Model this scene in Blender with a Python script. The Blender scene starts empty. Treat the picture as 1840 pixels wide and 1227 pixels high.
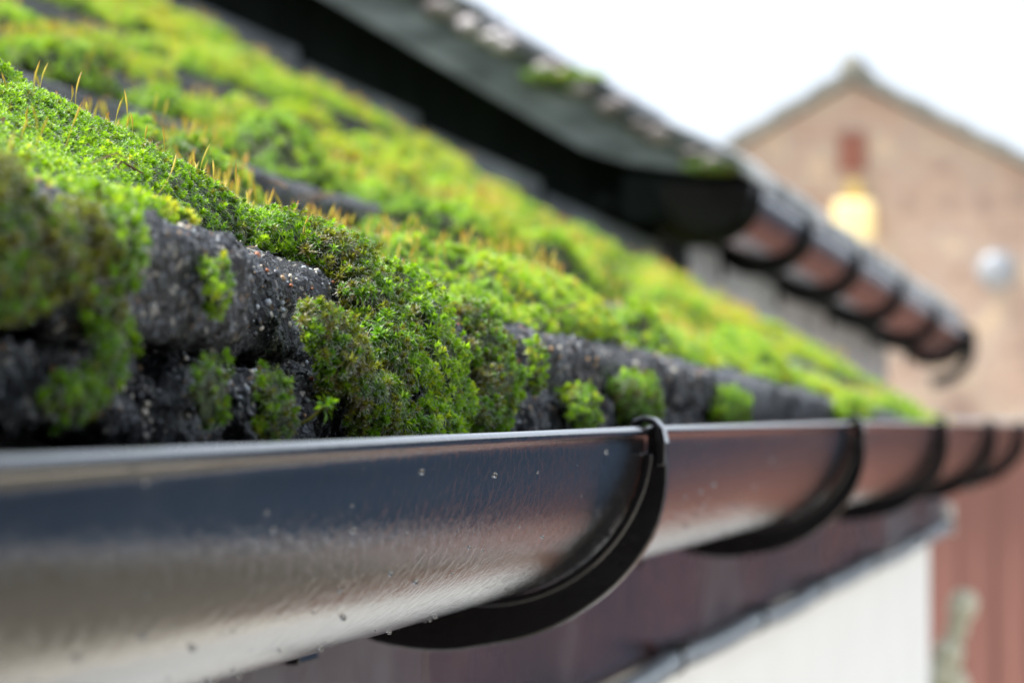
import bpy, math
import numpy as np
from mathutils import Vector

SC = bpy.context.scene
COL = SC.collection
RNG = np.random.default_rng(7)

# ------------------------------------------------------------------ frame of reference
# (X, Y, Z): X runs along the eaves away from the camera, Y from the gutter towards the roof,
# Z up from the lens.  The lens is CAM_H above the ground.
CAM_H = 2.4
def W(p):
    p = np.asarray(p, dtype=float)
    q = np.empty_like(p)
    q[..., 0] = -p[..., 1]; q[..., 1] = p[..., 0]; q[..., 2] = p[..., 2] + CAM_H
    return q

# ------------------------------------------------------------------ camera
cam_d = bpy.data.cameras.new('camera'); cam = bpy.data.objects.new('camera', cam_d); COL.objects.link(cam)
SC.camera = cam
cam_d.sensor_width = 36.0
cam_d.lens = 36.0 * 7500 / 1840
cam.location = (0, 0, CAM_H)
cam.rotation_euler = (math.radians(90) + math.atan(136.5 / 7500), 0, math.atan(1180 / 7500))
cam_d.clip_start = 0.05; cam_d.clip_end = 5000
cam_d.dof.use_dof = True
cam_d.dof.focus_distance = 1.115
cam_d.dof.aperture_fstop = 23.0

# ------------------------------------------------------------------ world, sun, exposure
world = bpy.data.worlds.new("World"); SC.world = world; world.use_nodes = True
SUN_EL, SUN_AZ = math.radians(60), math.radians(-102)     # azimuth from +Y(world) towards +X(world)
nt = world.node_tree; N = nt.nodes; L = nt.links
bg = N['Background']
sky = N.new('ShaderNodeTexSky'); sky.sky_type = 'NISHITA'; sky.sun_disc = False
sky.sun_elevation = SUN_EL; sky.sun_rotation = SUN_AZ; sky.dust_density = 4.0
mx = N.new('ShaderNodeMix'); mx.data_type = 'RGBA'
mx.inputs[0].default_value = 0.86
mx.inputs[7].default_value = (5.6, 6.2, 7.1, 1)          # the even white cloud layer over the blue
L.new(sky.outputs[0], mx.inputs[6]); L.new(mx.outputs[2], bg.inputs[0])
bg.inputs[1].default_value = 0.10
sun_d = bpy.data.lights.new('sun', 'SUN'); sun_d.energy = 5.0; sun_d.angle = math.radians(12); sun_d.color = (1, 0.975, 0.93)
sun = bpy.data.objects.new('sun', sun_d); COL.objects.link(sun)
dirn = Vector((math.sin(SUN_AZ) * math.cos(SUN_EL), math.cos(SUN_AZ) * math.cos(SUN_EL), math.sin(SUN_EL)))
sun.rotation_euler = dirn.to_track_quat('Z', 'Y').to_euler(); sun.location = (0, 0, 12)
SC.view_settings.view_transform = 'Standard'; SC.view_settings.look = 'None'
SC.view_settings.exposure = 1.1; SC.view_settings.gamma = 1

# ------------------------------------------------------------------ numpy noise
_PERM = RNG.permutation(4096)
_VAL = RNG.random(4096)
def _h(ix, iy, iz, s):
    return _VAL[_PERM[(_PERM[(_PERM[(ix + s * 57) & 4095] + iy) & 4095] + iz) & 4095]]
def vnoise(p, s=0):
    p = np.asarray(p, dtype=float); i = np.floor(p).astype(int); f = p - i; f = f * f * (3 - 2 * f)
    r = 0
    for dx in (0, 1):
        wx = f[..., 0] if dx else 1 - f[..., 0]
        for dy in (0, 1):
            wy = f[..., 1] if dy else 1 - f[..., 1]
            for dz in (0, 1):
                wz = f[..., 2] if dz else 1 - f[..., 2]
                r = r + wx * wy * wz * _h(i[..., 0] + dx, i[..., 1] + dy, i[..., 2] + dz, s)
    return r
def fbm(p, o=4, s=0):
    p = np.asarray(p, dtype=float); r = 0; a = 0.5; t = 0
    for k in range(o):
        r = r + a * vnoise(p * 2.03 ** k + 11.3 * k, s + k); t += a; a *= 0.5
    return r / t
def n2(x, y, sx, sy, o=3, s=0):
    return fbm(np.stack([x / sx, y / sy, np.zeros_like(x) + s * 3.7], -1), o, s)
def sstep(a, b, x):
    t = np.clip((x - a) / (b - a), 0, 1); return t * t * (3 - 2 * t)

# ------------------------------------------------------------------ object helpers
def tag(o, label=None, cat=None, group=None, kind=None):
    if label: o['label'] = label
    if cat: o['category'] = cat
    if group: o['group'] = group
    if kind: o['kind'] = kind
    return o
def link(name, me, mats, parent=None):
    o = bpy.data.objects.new(name, me); COL.objects.link(o)
    for m in (mats if isinstance(mats, (list, tuple)) else [mats]): me.materials.append(m)
    if parent: o.parent = parent
    return o
def empty(name, label, cat, group=None, loc=None):
    o = bpy.data.objects.new(name, None); COL.objects.link(o); o.empty_display_size = 0.05
    return tag(o, label, cat, group)
class MB:
    """collects vertices and faces in (X, Y, Z) and links them as one mesh object"""
    def __init__(s): s.v = []; s.f = []; s.m = []; s.n = 0
    def add(s, v, f, m=0):
        v = np.asarray(v, float); s.v.append(v)
        for q in f: s.f.append([i + s.n for i in q]); s.m.append(m)
        s.n += len(v); return s
    def box(s, x0, x1, y0, y1, z0, z1, m=0):
        v = [(x, y, z) for x in (x0, x1) for y in (y0, y1) for z in (z0, z1)]
        return s.add(v, [(0, 1, 3, 2), (4, 6, 7, 5), (0, 4, 5, 1), (2, 3, 7, 6), (0, 2, 6, 4), (1, 5, 7, 3)], m)
    def prism(s, prof, x0, x1, m=0, ax='x'):
        """profile of (a, b) extruded: ax x -> (Y, Z) along X; ax y -> (X, Z) along Y"""
        n = len(prof)
        f3 = (lambda t, a, b: (t, a, b)) if ax == 'x' else (lambda t, a, b: (a, t, b))
        v = [f3(x0, a, b) for a, b in prof] + [f3(x1, a, b) for a, b in prof]
        f = [(i, (i + 1) % n, n + (i + 1) % n, n + i) for i in range(n)] + [tuple(range(n))[::-1], tuple(range(n, 2 * n))]
        return s.add(v, f, m)
    def tube(s, pts, r, k=8, m=0, caps=True):
        pts = np.asarray(pts, float); n = len(pts); r = np.zeros(n) + r
        t = np.gradient(pts, axis=0); t /= np.linalg.norm(t, axis=1)[:, None] + 1e-12
        ref = np.array([0.13, 0.2, 0.97]); u = np.cross(t, ref); u /= np.linalg.norm(u, axis=1)[:, None] + 1e-9; w = np.cross(t, u)
        a = np.arange(k) * 2 * math.pi / k
        v = (pts[:, None] + r[:, None, None] * (np.cos(a)[None, :, None] * u[:, None] + np.sin(a)[None, :, None] * w[:, None])).reshape(-1, 3)
        f = [(i * k + j, i * k + (j + 1) % k, (i + 1) * k + (j + 1) % k, (i + 1) * k + j) for i in range(n - 1) for j in range(k)]
        if caps: f += [tuple(range(k))[::-1], tuple(range((n - 1) * k, n * k))]
        return s.add(v, f, m)
    def grid(s, P, m=0, flip=False):
        a, b = P.shape[:2]
        I = np.arange(a * b).reshape(a, b)
        q = np.stack([I[:-1, :-1], I[1:, :-1], I[1:, 1:], I[:-1, 1:]], -1).reshape(-1, 4)
        if flip: q = q[:, ::-1]
        return s.add(P.reshape(-1, 3), q.tolist(), m)
    def build(s, name, mats, parent=None, smooth=False, bevel=0):
        me = bpy.data.meshes.new(name)
        me.from_pydata(W(np.concatenate(s.v)).tolist(), [], s.f)
        if s.m and max(s.m): me.polygons.foreach_set('material_index', s.m)
        if smooth: me.polygons.foreach_set('use_smooth', [True] * len(s.f))
        me.update()
        o = link(name, me, mats, parent)
        if bevel:
            b = o.modifiers.new('bevel', 'BEVEL'); b.width = bevel; b.segments = 2; b.limit_method = 'ANGLE'
        return o

# ------------------------------------------------------------------ material helpers
def mat(name):
    m = bpy.data.materials.new(name); m.use_nodes = True
    return m, m.node_tree, m.node_tree.nodes['Principled BSDF']
def node(t, kind, **kw):
    n = t.nodes.new(kind)
    for k, v in kw.items(): setattr(n, k, v)
    return n
def coords(t, scale=(1, 1, 1)):
    g = node(t, 'ShaderNodeNewGeometry'); mp = node(t, 'ShaderNodeMapping'); mp.inputs['Scale'].default_value = scale
    t.links.new(g.outputs['Position'], mp.inputs['Vector']); return mp.outputs[0]
def noise(t, vec, scale, detail=4, rough=0.55, dist=0):
    n = node(t, 'ShaderNodeTexNoise'); n.inputs['Scale'].default_value = scale; n.inputs['Detail'].default_value = detail
    n.inputs['Roughness'].default_value = rough; n.inputs['Distortion'].default_value = dist
    if vec is not None: t.links.new(vec, n.inputs['Vector'])
    return n.outputs['Fac']
def ramp(t, fac, stops, interp='LINEAR'):
    r = node(t, 'ShaderNodeValToRGB'); e = r.color_ramp.elements; r.color_ramp.interpolation = interp
    while len(e) < len(stops): e.new(0.5)
    for i, (p, c) in enumerate(stops): e[i].position = p; e[i].color = tuple(c) + ((1,) if len(c) == 3 else ())
    t.links.new(fac, r.inputs[0]); return r.outputs[0]
def mixc(t, fac, a, b, mode='MIX'):
    m = node(t, 'ShaderNodeMix', data_type='RGBA', blend_type=mode)
    for i, x in ((0, fac), (6, a), (7, b)):
        if hasattr(x, 'links') or hasattr(x, 'is_linked'): t.links.new(x, m.inputs[i])
        else: m.inputs[i].default_value = x if i == 0 else tuple(x) + (1,) * (4 - len(x))
    return m.outputs[2]
def bump(t, bsdf, h, strength, dist, prev=None):
    b = node(t, 'ShaderNodeBump'); b.inputs['Strength'].default_value = strength; b.inputs['Distance'].default_value = dist
    t.links.new(h, b.inputs['Height'])
    if prev: t.links.new(prev, b.inputs['Normal'])
    t.links.new(b.outputs[0], bsdf.inputs['Normal']); return b.outputs[0]
def simple(name, stops, scale, rough=0.6, bs=0.3, bd=0.002, stretch=(1, 1, 1), spec=0.5, detail=5):
    m, t, b = mat(name); v = coords(t, stretch); f = noise(t, v, scale, detail)
    t.links.new(ramp(t, f, stops), b.inputs['Base Color']); b.inputs['Roughness'].default_value = rough
    b.inputs['Specular IOR Level'].default_value = spec
    if bs: bump(t, b, noise(t, v, scale * 3, 4), bs, bd)
    return m

# black gutter plastic: glossy, faintly orange-peeled and scuffed
def gutter_mat():
    m, t, b = mat('black_gutter_plastic')
    v = coords(t, (1, 1, 1)); vs = coords(t, (1, 0.22, 1))
    c = ramp(t, noise(t, vs, 60, 5), [(0.3, (0.006, 0.007, 0.009)), (0.62, (0.011, 0.012, 0.014)), (0.85, (0.03, 0.031, 0.033))])
    dust = ramp(t, noise(t, v, 620, 3, 0.7), [(0.70, (0, 0, 0)), (0.78, (1, 1, 1))])
    t.links.new(mixc(t, dust, c, (0.12, 0.12, 0.115)), b.inputs['Base Color'])
    r = ramp(t, noise(t, vs, 35, 5), [(0.3, (0.03,) * 3), (0.7, (0.085,) * 3)])
    t.links.new(r, b.inputs['Roughness'])
    b.inputs['IOR'].default_value = 1.5; b.inputs['Specular IOR Level'].default_value = 0.55
    n1 = bump(t, b, noise(t, coords(t, (1, 0.45, 1)), 300, 5, 0.62, 0.8), 0.26, 0.0005)
    n1 = bump(t, b, noise(t, v, 900, 3, .6), 0.10, 0.0003, n1)
    bump(t, b, noise(t, coords(t, (1, 0.12, 1)), 45, 2), 0.07, 0.0010, n1)
    return m
M_GUT = gutter_mat()
M_BRK = simple('black_bracket_plastic', [(0.3, (0.006, 0.006, 0.007)), (0.8, (0.009, 0.0095, 0.011))], 90, 0.13, 0.25, 0.0004, (1, 1, 1), 0.35)

def tile_mat():
    m, t, b = mat('weathered_concrete_tile')
    v = coords(t)
    g = noise(t, v, 900, 3, 0.6)
    base = ramp(t, noise(t, v, 38, 6), [(0.32, (0.003, 0.0035, 0.0045)), (0.54, (0.010, 0.011, 0.014)), (0.74, (0.045, 0.050, 0.060))])
    vor = node(t, 'ShaderNodeTexVoronoi'); vor.inputs['Scale'].default_value = 620; t.links.new(v, vor.inputs['Vector'])
    sep = node(t, 'ShaderNodeSeparateColor'); t.links.new(vor.outputs['Color'], sep.inputs[0])
    grain = ramp(t, sep.outputs[0], [(0.0, (0.012, 0.013, 0.015)), (0.60, (0.020, 0.022, 0.028)), (0.83, (0.15, 0.165, 0.19)), (0.92, (0.24, 0.15, 0.08)), (0.94, (0.45, 0.43, 0.38)), (1.0, (0.22, 0.09, 0.04))], 'CONSTANT')
    c1 = mixc(t, 0.55, base, grain)
    lich = ramp(t, noise(t, v, 120, 5, 0.7), [(0.62, (0, 0, 0)), (0.70, (0.8,) * 3)])
    c2 = mixc(t, lich, c1, (0.26, 0.29, 0.33))
    t.links.new(c2, b.inputs['Base Color']); b.inputs['Roughness'].default_value = 0.36; b.inputs['Specular IOR Level'].default_value = 0.35
    n = bump(t, b, g, 1.0, 0.002)
    bump(t, b, vor.outputs['Distance'], 0.5, 0.0006, n)
    return m
M_TILE = tile_mat()

def grain_mat():
    m, t, b = mat('embedded_sand_grains')
    a = node(t, 'ShaderNodeAttribute'); a.attribute_name = 'tint'
    c = ramp(t, a.outputs['Fac'], [(0.0, (0.015, 0.016, 0.02)), (0.40, (0.06, 0.065, 0.075)), (0.62, (0.34, 0.37, 0.40)), (0.78, (0.34, 0.22, 0.11)), (0.86, (0.50, 0.46, 0.38)), (0.95, (0.30, 0.10, 0.04))], 'CONSTANT')
    t.links.new(c, b.inputs['Base Color']); b.inputs['Roughness'].default_value = 0.35
    return m
M_GRAIN = grain_mat()

def tint_of(t):
    a = node(t, 'ShaderNodeAttribute'); a.attribute_name = 'tint'; a.attribute_type = 'INSTANCER'
    g = node(t, 'ShaderNodeAttribute'); g.attribute_name = 'tint'; g.attribute_type = 'GEOMETRY'
    s = node(t, 'ShaderNodeMath', operation='ADD'); t.links.new(a.outputs['Fac'], s.inputs[0]); t.links.new(g.outputs['Fac'], s.inputs[1])
    return s.outputs[0]
def leaf_mat():
    m, t, b = mat('moss_leaf')
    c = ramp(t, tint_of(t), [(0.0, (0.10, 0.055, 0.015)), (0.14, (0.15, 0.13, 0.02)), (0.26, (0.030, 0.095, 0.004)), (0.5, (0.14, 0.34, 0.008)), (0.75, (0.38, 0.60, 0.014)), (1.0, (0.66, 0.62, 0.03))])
    t.links.new(c, b.inputs['Base Color']); b.inputs['Roughness'].default_value = 0.42
    b.inputs['Specular IOR Level'].default_value = 0.4
    tr = node(t, 'ShaderNodeBsdfTranslucent'); t.links.new(mixc(t, 0.30, c, (0.55, 0.80, 0.03)), tr.inputs[0])
    ms = node(t, 'ShaderNodeMixShader'); ms.inputs[0].default_value = 0.5
    t.links.new(b.outputs[0], ms.inputs[1]); t.links.new(tr.outputs[0], ms.inputs[2])
    t.links.new(ms.outputs[0], t.nodes['Material Output'].inputs[0])
    return m
M_LEAF = leaf_mat()
M_HAIR = simple('moss_hair_point', [(0.3, (0.50, 0.54, 0.42)), (0.8, (0.70, 0.74, 0.62))], 50, 0.4, 0)
M_BED = simple('moss_bed', [(0.3, (0.012, 0.016, 0.004)), (0.6, (0.035, 0.055, 0.010)), (0.8, (0.05, 0.035, 0.014))], 220, 0.9, 0.8, 0.002)
def seta_mat():
    m, t, b = mat('moss_seta')
    c = ramp(t, tint_of(t), [(0.0, (0.55, 0.56, 0.08)), (0.55, (0.70, 0.55, 0.08)), (0.88, (0.60, 0.28, 0.04)), (1.0, (0.20, 0.06, 0.015))])
    t.links.new(c, b.inputs['Base Color']); b.inputs['Roughness'].default_value = 0.35
    tr = node(t, 'ShaderNodeBsdfTranslucent'); t.links.new(c, tr.inputs[0])
    ms = node(t, 'ShaderNodeMixShader'); ms.inputs[0].default_value = 0.3
    t.links.new(b.outputs[0], ms.inputs[1]); t.links.new(tr.outputs[0], ms.inputs[2])
    t.links.new(ms.outputs[0], t.nodes['Material Output'].inputs[0])
    return m
M_SETA = seta_mat()

def fascia_mat():
    m, t, b = mat('wet_oxblood_fascia_paint')
    f = noise(t, coords(t, (1, .45, 0.6)), 6, 5, .6)
    base = ramp(t, noise(t, coords(t, (1, .25, 1)), 18, 5), [(0.3, (0.030, 0.013, 0.014)), (0.55, (0.060, 0.026, 0.026)), (0.75, (0.085, 0.045, 0.045))])
    t.links.new(mixc(t, ramp(t, f, [(0.52, (0, 0, 0)), (0.66, (.6,) * 3)]), base, (0.13, 0.13, 0.15)), b.inputs['Base Color'])
    t.links.new(ramp(t, f, [(0.35, (0.16,) * 3), (0.65, (0.45,) * 3)]), b.inputs['Roughness'])
    b.inputs['Specular IOR Level'].default_value = .45
    bump(t, b, noise(t, coords(t, (1, .5, 1)), 60, 4), .5, .002)
    return m
M_FASC = fascia_mat()
M_WHITE = simple('white_render', [(0.3, (0.80, 0.80, 0.78)), (0.7, (0.86, 0.86, 0.85))], 6, 0.8, 0.4, 0.004)
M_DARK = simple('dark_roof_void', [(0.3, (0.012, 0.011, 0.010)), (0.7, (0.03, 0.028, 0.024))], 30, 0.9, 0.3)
M_TRIM = simple('grey_blue_cable_sheath', [(0.3, (0.14, 0.17, 0.19)), (0.7, (0.30, 0.34, 0.38))], 70, 0.35, 0.3, 0.001)
M_CLIP = simple('dark_clip', [(0.3, (0.03, 0.035, 0.04)), (0.7, (0.06, 0.065, 0.07))], 70, 0.4, 0.2)
M_TAR = simple('black_stained_boards', [(0.3, (0.006, 0.009, 0.008)), (0.7, (0.014, 0.019, 0.017))], 9, 0.8, 0.4, 0.004, (6, 1, 1), 0.12)
M_PALE = simple('pale_blue_white_wall', [(0.3, (0.70, 0.76, 0.82)), (0.7, (0.80, 0.85, 0.90))], 5, 0.10, 0, 0, (1, 1, 1), 0.9)
M_GREYW = simple('grey_render', [(0.3, (0.26, 0.28, 0.29)), (0.5, (0.36, 0.36, 0.38)), (0.7, (0.46, 0.43, 0.45))], 3.5, 0.75, 0.3)
M_LEAD = simple('lead_flashing', [(0.3, (0.16, 0.18, 0.20)), (0.7, (0.36, 0.39, 0.43))], 14, 0.42, 0.5, 0.004)
M_BOARD = simple('weathered_verge_board', [(0.3, (0.06, 0.072, 0.070)), (0.55, (0.16, 0.185, 0.18)), (0.75, (0.30, 0.33, 0.33))], 13, 0.6, 0.4, 0.004, (1, 2.2, 3.5))
M_NTILE = simple('dark_wet_tile', [(0.3, (0.035, 0.042, 0.046)), (0.6, (0.09, 0.10, 0.105)), (0.8, (0.17, 0.18, 0.18))], 16, 0.35, 0.5, 0.004)
M_PTILE = simple('pale_worn_tile', [(0.34, (0.10, 0.115, 0.12)), (0.5, (0.36, 0.39, 0.40)), (0.64, (0.62, 0.62, 0.61))], 6, 0.5, 0.5, 0.004)
M_MORT = simple('verge_mortar', [(0.32, (0.10, 0.085, 0.08)), (0.5, (0.40, 0.35, 0.35)), (0.62, (0.80, 0.74, 0.76))], 12, 0.8, 0.6, 0.004)
M_LAMP, t, b = mat('lit_lamp_glass'); b.inputs['Base Color'].default_value = (0.75, 0.6, 0.28, 1)
b.inputs['Emission Color'].default_value = (1.0, 0.80, 0.36, 1); b.inputs['Emission Strength'].default_value = 0.20
M_BRASS = simple('yellow_lamp_arm', [(0.3, (0.40, 0.28, 0.08)), (0.7, (0.52, 0.38, 0.12))], 30, 0.5, 0.1)
M_REDV = simple('terracotta', [(0.3, (0.24, 0.09, 0.06)), (0.7, (0.32, 0.13, 0.09))], 12, 0.8, 0.2)
M_PVC = simple('white_plastic', [(0.3, (0.24, 0.26, 0.29)), (0.7, (0.32, 0.34, 0.37))], 12, 0.4, 0.1)
M_VERGE = simple('grey_roof_tile', [(0.3, (0.17, 0.175, 0.155)), (0.7, (0.28, 0.28, 0.25))], 3, 0.8, 0.3)
M_NAVY = simple('slate_blue_cladding', [(0.3, (0.020, 0.045, 0.090)), (0.7, (0.035, 0.07, 0.13))], 4, 0.7, 0.2)
M_GROUND = simple('pale_concrete_paving', [(0.3, (0.36, 0.33, 0.27)), (0.7, (0.50, 0.46, 0.39))], 1.2, 0.85, 0.3)
M_PLANT = simple('cream_dried_bloom', [(0.3, (0.42, 0.42, 0.28)), (0.7, (0.66, 0.62, 0.50))], 30, 0.7, 0.2)
M_STEM = simple('pale_plant_stem', [(0.3, (0.22, 0.24, 0.10)), (0.7, (0.38, 0.38, 0.20))], 30, 0.7, 0.2)
def brick_mat():
    m, t, b = mat('buff_pink_brick')
    g = node(t, 'ShaderNodeNewGeometry'); s = node(t, 'ShaderNodeSeparateXYZ'); c = node(t, 'ShaderNodeCombineXYZ')
    t.links.new(g.outputs['Position'], s.inputs[0]); t.links.new(s.outputs[0], c.inputs[0]); t.links.new(s.outputs[2], c.inputs[1])
    br = node(t, 'ShaderNodeTexBrick'); br.inputs['Scale'].default_value = 1
    br.inputs['Brick Width'].default_value = 0.225; br.inputs['Row Height'].default_value = 0.075; br.inputs['Mortar Size'].default_value = 0.006
    br.inputs['Color1'].default_value = (0.46, 0.32, 0.235, 1); br.inputs['Color2'].default_value = (0.36, 0.23, 0.18, 1); br.inputs['Mortar'].default_value = (0.56, 0.45, 0.35, 1)
    t.links.new(c.outputs[0], br.inputs['Vector'])
    pat = ramp(t, noise(t, coords(t), 2.6, 4, .7), [(0.36, (0.24, 0.18, 0.155)), (0.46, (0.44, 0.31, 0.235)), (0.54, (0.38, 0.32, 0.275)), (0.64, (0.60, 0.46, 0.31))])
    t.links.new(mixc(t, 0.6, br.outputs[0], pat), b.inputs['Base Color']); b.inputs['Roughness'].default_value = 0.85
    return m
M_BRICK = brick_mat()
M_DBRICK = simple('dark_brick', [(0.3, (0.05, 0.035, 0.03)), (0.7, (0.10, 0.06, 0.05))], 3, 0.85, 0.3)
M_REDC = simple('red_brown_cladding', [(0.3, (0.22, 0.095, 0.074)), (0.7, (0.27, 0.12, 0.095))], 2.5, 0.55, 0.2, 0.003, (3, 1, 0.3))

# ------------------------------------------------------------------ ground
g = MB(); g.box(-300, 900, -600, 600, -CAM_H - 0.5, -CAM_H)
tag(g.build('ground', M_GROUND), kind='structure')

# ================================================================== THE MOSSY HOUSE
X_END = 5.12
Y0 = 0.212; GAUGE = 0.105; TP = 0.31
TW = 0.17; JOINT = 0.948
def z0(X): return np.interp(X, [0.3, 0.95, 1.04, 1.21, 1.37, 1.72, 2.66, 4.45, 5.2], [.040, .038, .0355, .030, .0275, .023, .0110, -.020, -.034])
def roof_line(X, y): return z0(X) + (.425 + .09 * sstep(1.0, 4.5, np.asarray(X, float))) * (y - Y0) + 0.02 * np.clip(y - Y0, 0, 2) ** 2
def tile_top(X, y):
    k = np.floor((y - Y0) / GAUGE + 1e-9); k = np.maximum(k, 0); yk = Y0 + k * GAUGE
    return roof_line(X, yk) + TP * (y - yk)

house = empty('mossy_house', 'low white rendered house with a mossy dark tiled roof, nearest in the picture', 'house')

def rounded_box(nx, ny, nz, hx, hy, hz, r):
    """grids on the six faces of a rounded box, list of arrays (a, b, 3) with outward normals"""
    out = []
    def lin(h, n): return np.linspace(-h, h, n)
    spec = [(0, 1, 2), (1, 2, 0), (2, 0, 1)]
    H = (hx, hy, hz); NN = (nx, ny, nz)
    for a, b_, c in spec:
        A, B = np.meshgrid(lin(H[a], NN[a]), lin(H[b_], NN[b_]), indexing='ij')
        for sgn in (1, -1):
            P = np.zeros(A.shape + (3,)); P[..., a] = A; P[..., b_] = B; P[..., c] = sgn * H[c]
            inner = np.clip(P, [-hx + r, -hy + r, -hz + r], [hx - r, hy - r, hz - r])
            d = P - inner; d /= np.linalg.norm(d, axis=-1)[..., None] + 1e-12
            out.append((inner + r * d, d, sgn < 0))
    return out
roof = MB(); grains_c = []; grains_n = []
ang_t = math.atan(TP); ct, st = math.cos(ang_t), math.sin(ang_t)
def add_tile(xc, yf, zt, wid, length, thick, fine, seed, tilt=0.0, amp=0.0012, r=None):
    hx, hy, hz = wid / 2, length / 2, thick / 2
    r = r or min(0.004, hz * 0.8)
    if fine == 2: n = (int(wid / .0016), int(length / .0017), int(thick / .0016))
    elif fine == 1: n = (int(wid / .005), int(length / .006), 5)
    else: n = (7, 5, 2)
    for P, d, fl in rounded_box(n[0], n[1], n[2], hx, hy, hz, r):
        Q = P.copy()
        Q[..., 0] += xc
        # local -> tilted: front top edge at (yf, zt)
        ly = P[..., 1] + hy; lz = P[..., 2] - hz + tilt * (P[..., 0])
        # worn, crumbled front lip
        Q[..., 1] = yf + ly * ct - lz * st * 0.2
        Q[..., 2] = zt + ly * st + lz
        D = d.copy(); D[..., 1] = d[..., 1] * ct - d[..., 2] * st; D[..., 2] = d[..., 1] * st + d[..., 2] * ct
        if fine:
            nz_ = (fbm(Q * 55 + seed, 3, 1) - .5) * amp * 7 + (fbm(Q * 230, 3, 5) - .5) * amp * 3.2
            if fine == 2: nz_ = nz_ + (vnoise(Q * 620, 9) - .5) * amp * 1.5
            Q = Q + D * nz_[..., None]
            if fine == 2:
                Qf = Q.reshape(-1, 3); Df = D.reshape(-1, 3)
                ok = (Qf[:, 1] < yf + 0.05) & (Df[:, 2] > -0.3) & ((Df[:, 1] < 0.2))
                idx = np.nonzero(ok)[0]
                if len(idx):
                    pick = RNG.choice(idx, min(len(idx), int(len(idx) * 0.16)), replace=False)
                    grains_c.append(Qf[pick]); grains_n.append(Df[pick])
        roof.grid(Q, 0, fl)
for k in range(0, 18):
    yk = Y0 + k * GAUGE
    off = JOINT + (TW / 2 if k % 2 else 0)
    j0 = math.floor((0.0 - off) / TW); j1 = math.ceil((X_END - off) / TW)
    for j in range(j0, j1):
        a = off + j * TW; bb = a + TW
        if bb < 0.02 or a > X_END: continue
        a = max(a, 0.0); bb = min(bb, X_END + 0.01)
        if bb - a < 0.03: continue
        xc = (a + bb) / 2
        rr = RNG.random(4)
        fine = 2 if (k == 0 and 0.55 < xc < 1.95) else (1 if (k <= 2 and xc < 2.6) else 0)
        yf = yk + (rr[0] - .5) * 0.006; zz = float(roof_line(xc, yk)) + (rr[1] - .5) * 0.003
        th = 0.014
        if k == 0:
            th = 0.020; yf = Y0 + (rr[0] - .5) * 0.004; zz = float(z0(xc))
            if abs(xc - 0.863) < 0.02: yf, zz, th = 0.2085, 0.0395, 0.025
            if abs(xc - 1.033) < 0.02: yf, zz, th = 0.222, 0.0375, 0.024
            if abs(xc - 1.203) < 0.02: yf, zz, th = 0.2115, 0.0300, 0.020
        add_tile(xc, yf, zz, bb - a - 0.003, 0.165, th, fine, xc * 9 + k, (rr[2] - .5) * 0.02, r=0.006 if fine == 2 else None)
        if k == 0:      # the short under-eave course beneath, sunk a little towards the gutter
            add_tile(xc + TW * 0.5, Y0 + 0.001 + (rr[3] - .5) * 0.004, zz - th - (0.0005 + 0.004 * rr[3] ** 2 + (.004 if abs(xc - .863) < .1 else 0)), TW - 0.004, 0.12, 0.018, fine, xc * 5, 0.0, amp=0.0017, r=0.005 if fine == 2 else None)
# sand grains standing out of the worn concrete, same mesh
ICO = None
def ico():
    p = (1 + 5 ** .5) / 2
    v = np.array([(-1, p, 0), (1, p, 0), (-1, -p, 0), (1, -p, 0), (0, -1, p), (0, 1, p), (0, -1, -p), (0, 1, -p), (p, 0, -1), (p, 0, 1), (-p, 0, -1), (-p, 0, 1)], float)
    v /= np.linalg.norm(v[0])
    f = [(0, 11, 5), (0, 5, 1), (0, 1, 7), (0, 7, 10), (0, 10, 11), (1, 5, 9), (5, 11, 4), (11, 10, 2), (10, 7, 6), (7, 1, 8), (3, 9, 4), (3, 4, 2), (3, 2, 6), (3, 6, 8), (3, 8, 9), (4, 9, 5), (2, 4, 11), (6, 2, 10), (8, 6, 7), (9, 8, 1)]
    return v, np.array(f)
roof_o = roof.build('roof', [M_TILE], house, smooth=True)
roof_o['label'] = 'dark weathered plain tiles laid in stepped courses'
gc = np.concatenate(grains_c); gn = np.concatenate(grains_n)
vi, fi = ico()
ng = len(gc)
rad = 0.00028 + 0.00085 * RNG.random(ng) ** 2.6
scl = rad[:, None] * (0.75 + 0.6 * RNG.random((ng, 3)))
V = gc[:, None] + vi[None] * scl[:, None] * (0.85 + 0.3 * RNG.random((ng, 12, 1)))
F = (fi[None] + 12 * np.arange(ng)[:, None, None]).reshape(-1, 3)
def np_mesh(name, V, F, mats, parent=None, tint=None, mi=None, smooth=True):
    """triangle mesh from arrays; V in (X, Y, Z)"""
    me = bpy.data.meshes.new(name); V = W(np.asarray(V).reshape(-1, 3)); n = len(F)
    me.vertices.add(len(V)); me.vertices.foreach_set('co', V.ravel())
    me.loops.add(n * 3); me.loops.foreach_set('vertex_index', F.ravel().astype(np.int32))
    me.polygons.add(n); me.polygons.foreach_set('loop_start', np.arange(0, n * 3, 3, dtype=np.int32))
    me.polygons.foreach_set('loop_total', np.full(n, 3, dtype=np.int32))
    if smooth: me.polygons.foreach_set('use_smooth', np.ones(n, bool))
    me.update(calc_edges=True)
    if tint is not None:
        a = me.attributes.new('tint', 'FLOAT', 'POINT'); a.data.foreach_set('value', np.asarray(tint, np.float32))
    o = link(name, me, mats, parent)
    if mi is not None: me.polygons.foreach_set('material_index', np.asarray(mi, np.int32))
    return o
go = np_mesh('tile_grit', V, F, [M_GRAIN], house, tint=np.repeat(RNG.random(ng), 12))
tag(go, kind='stuff')

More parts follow.
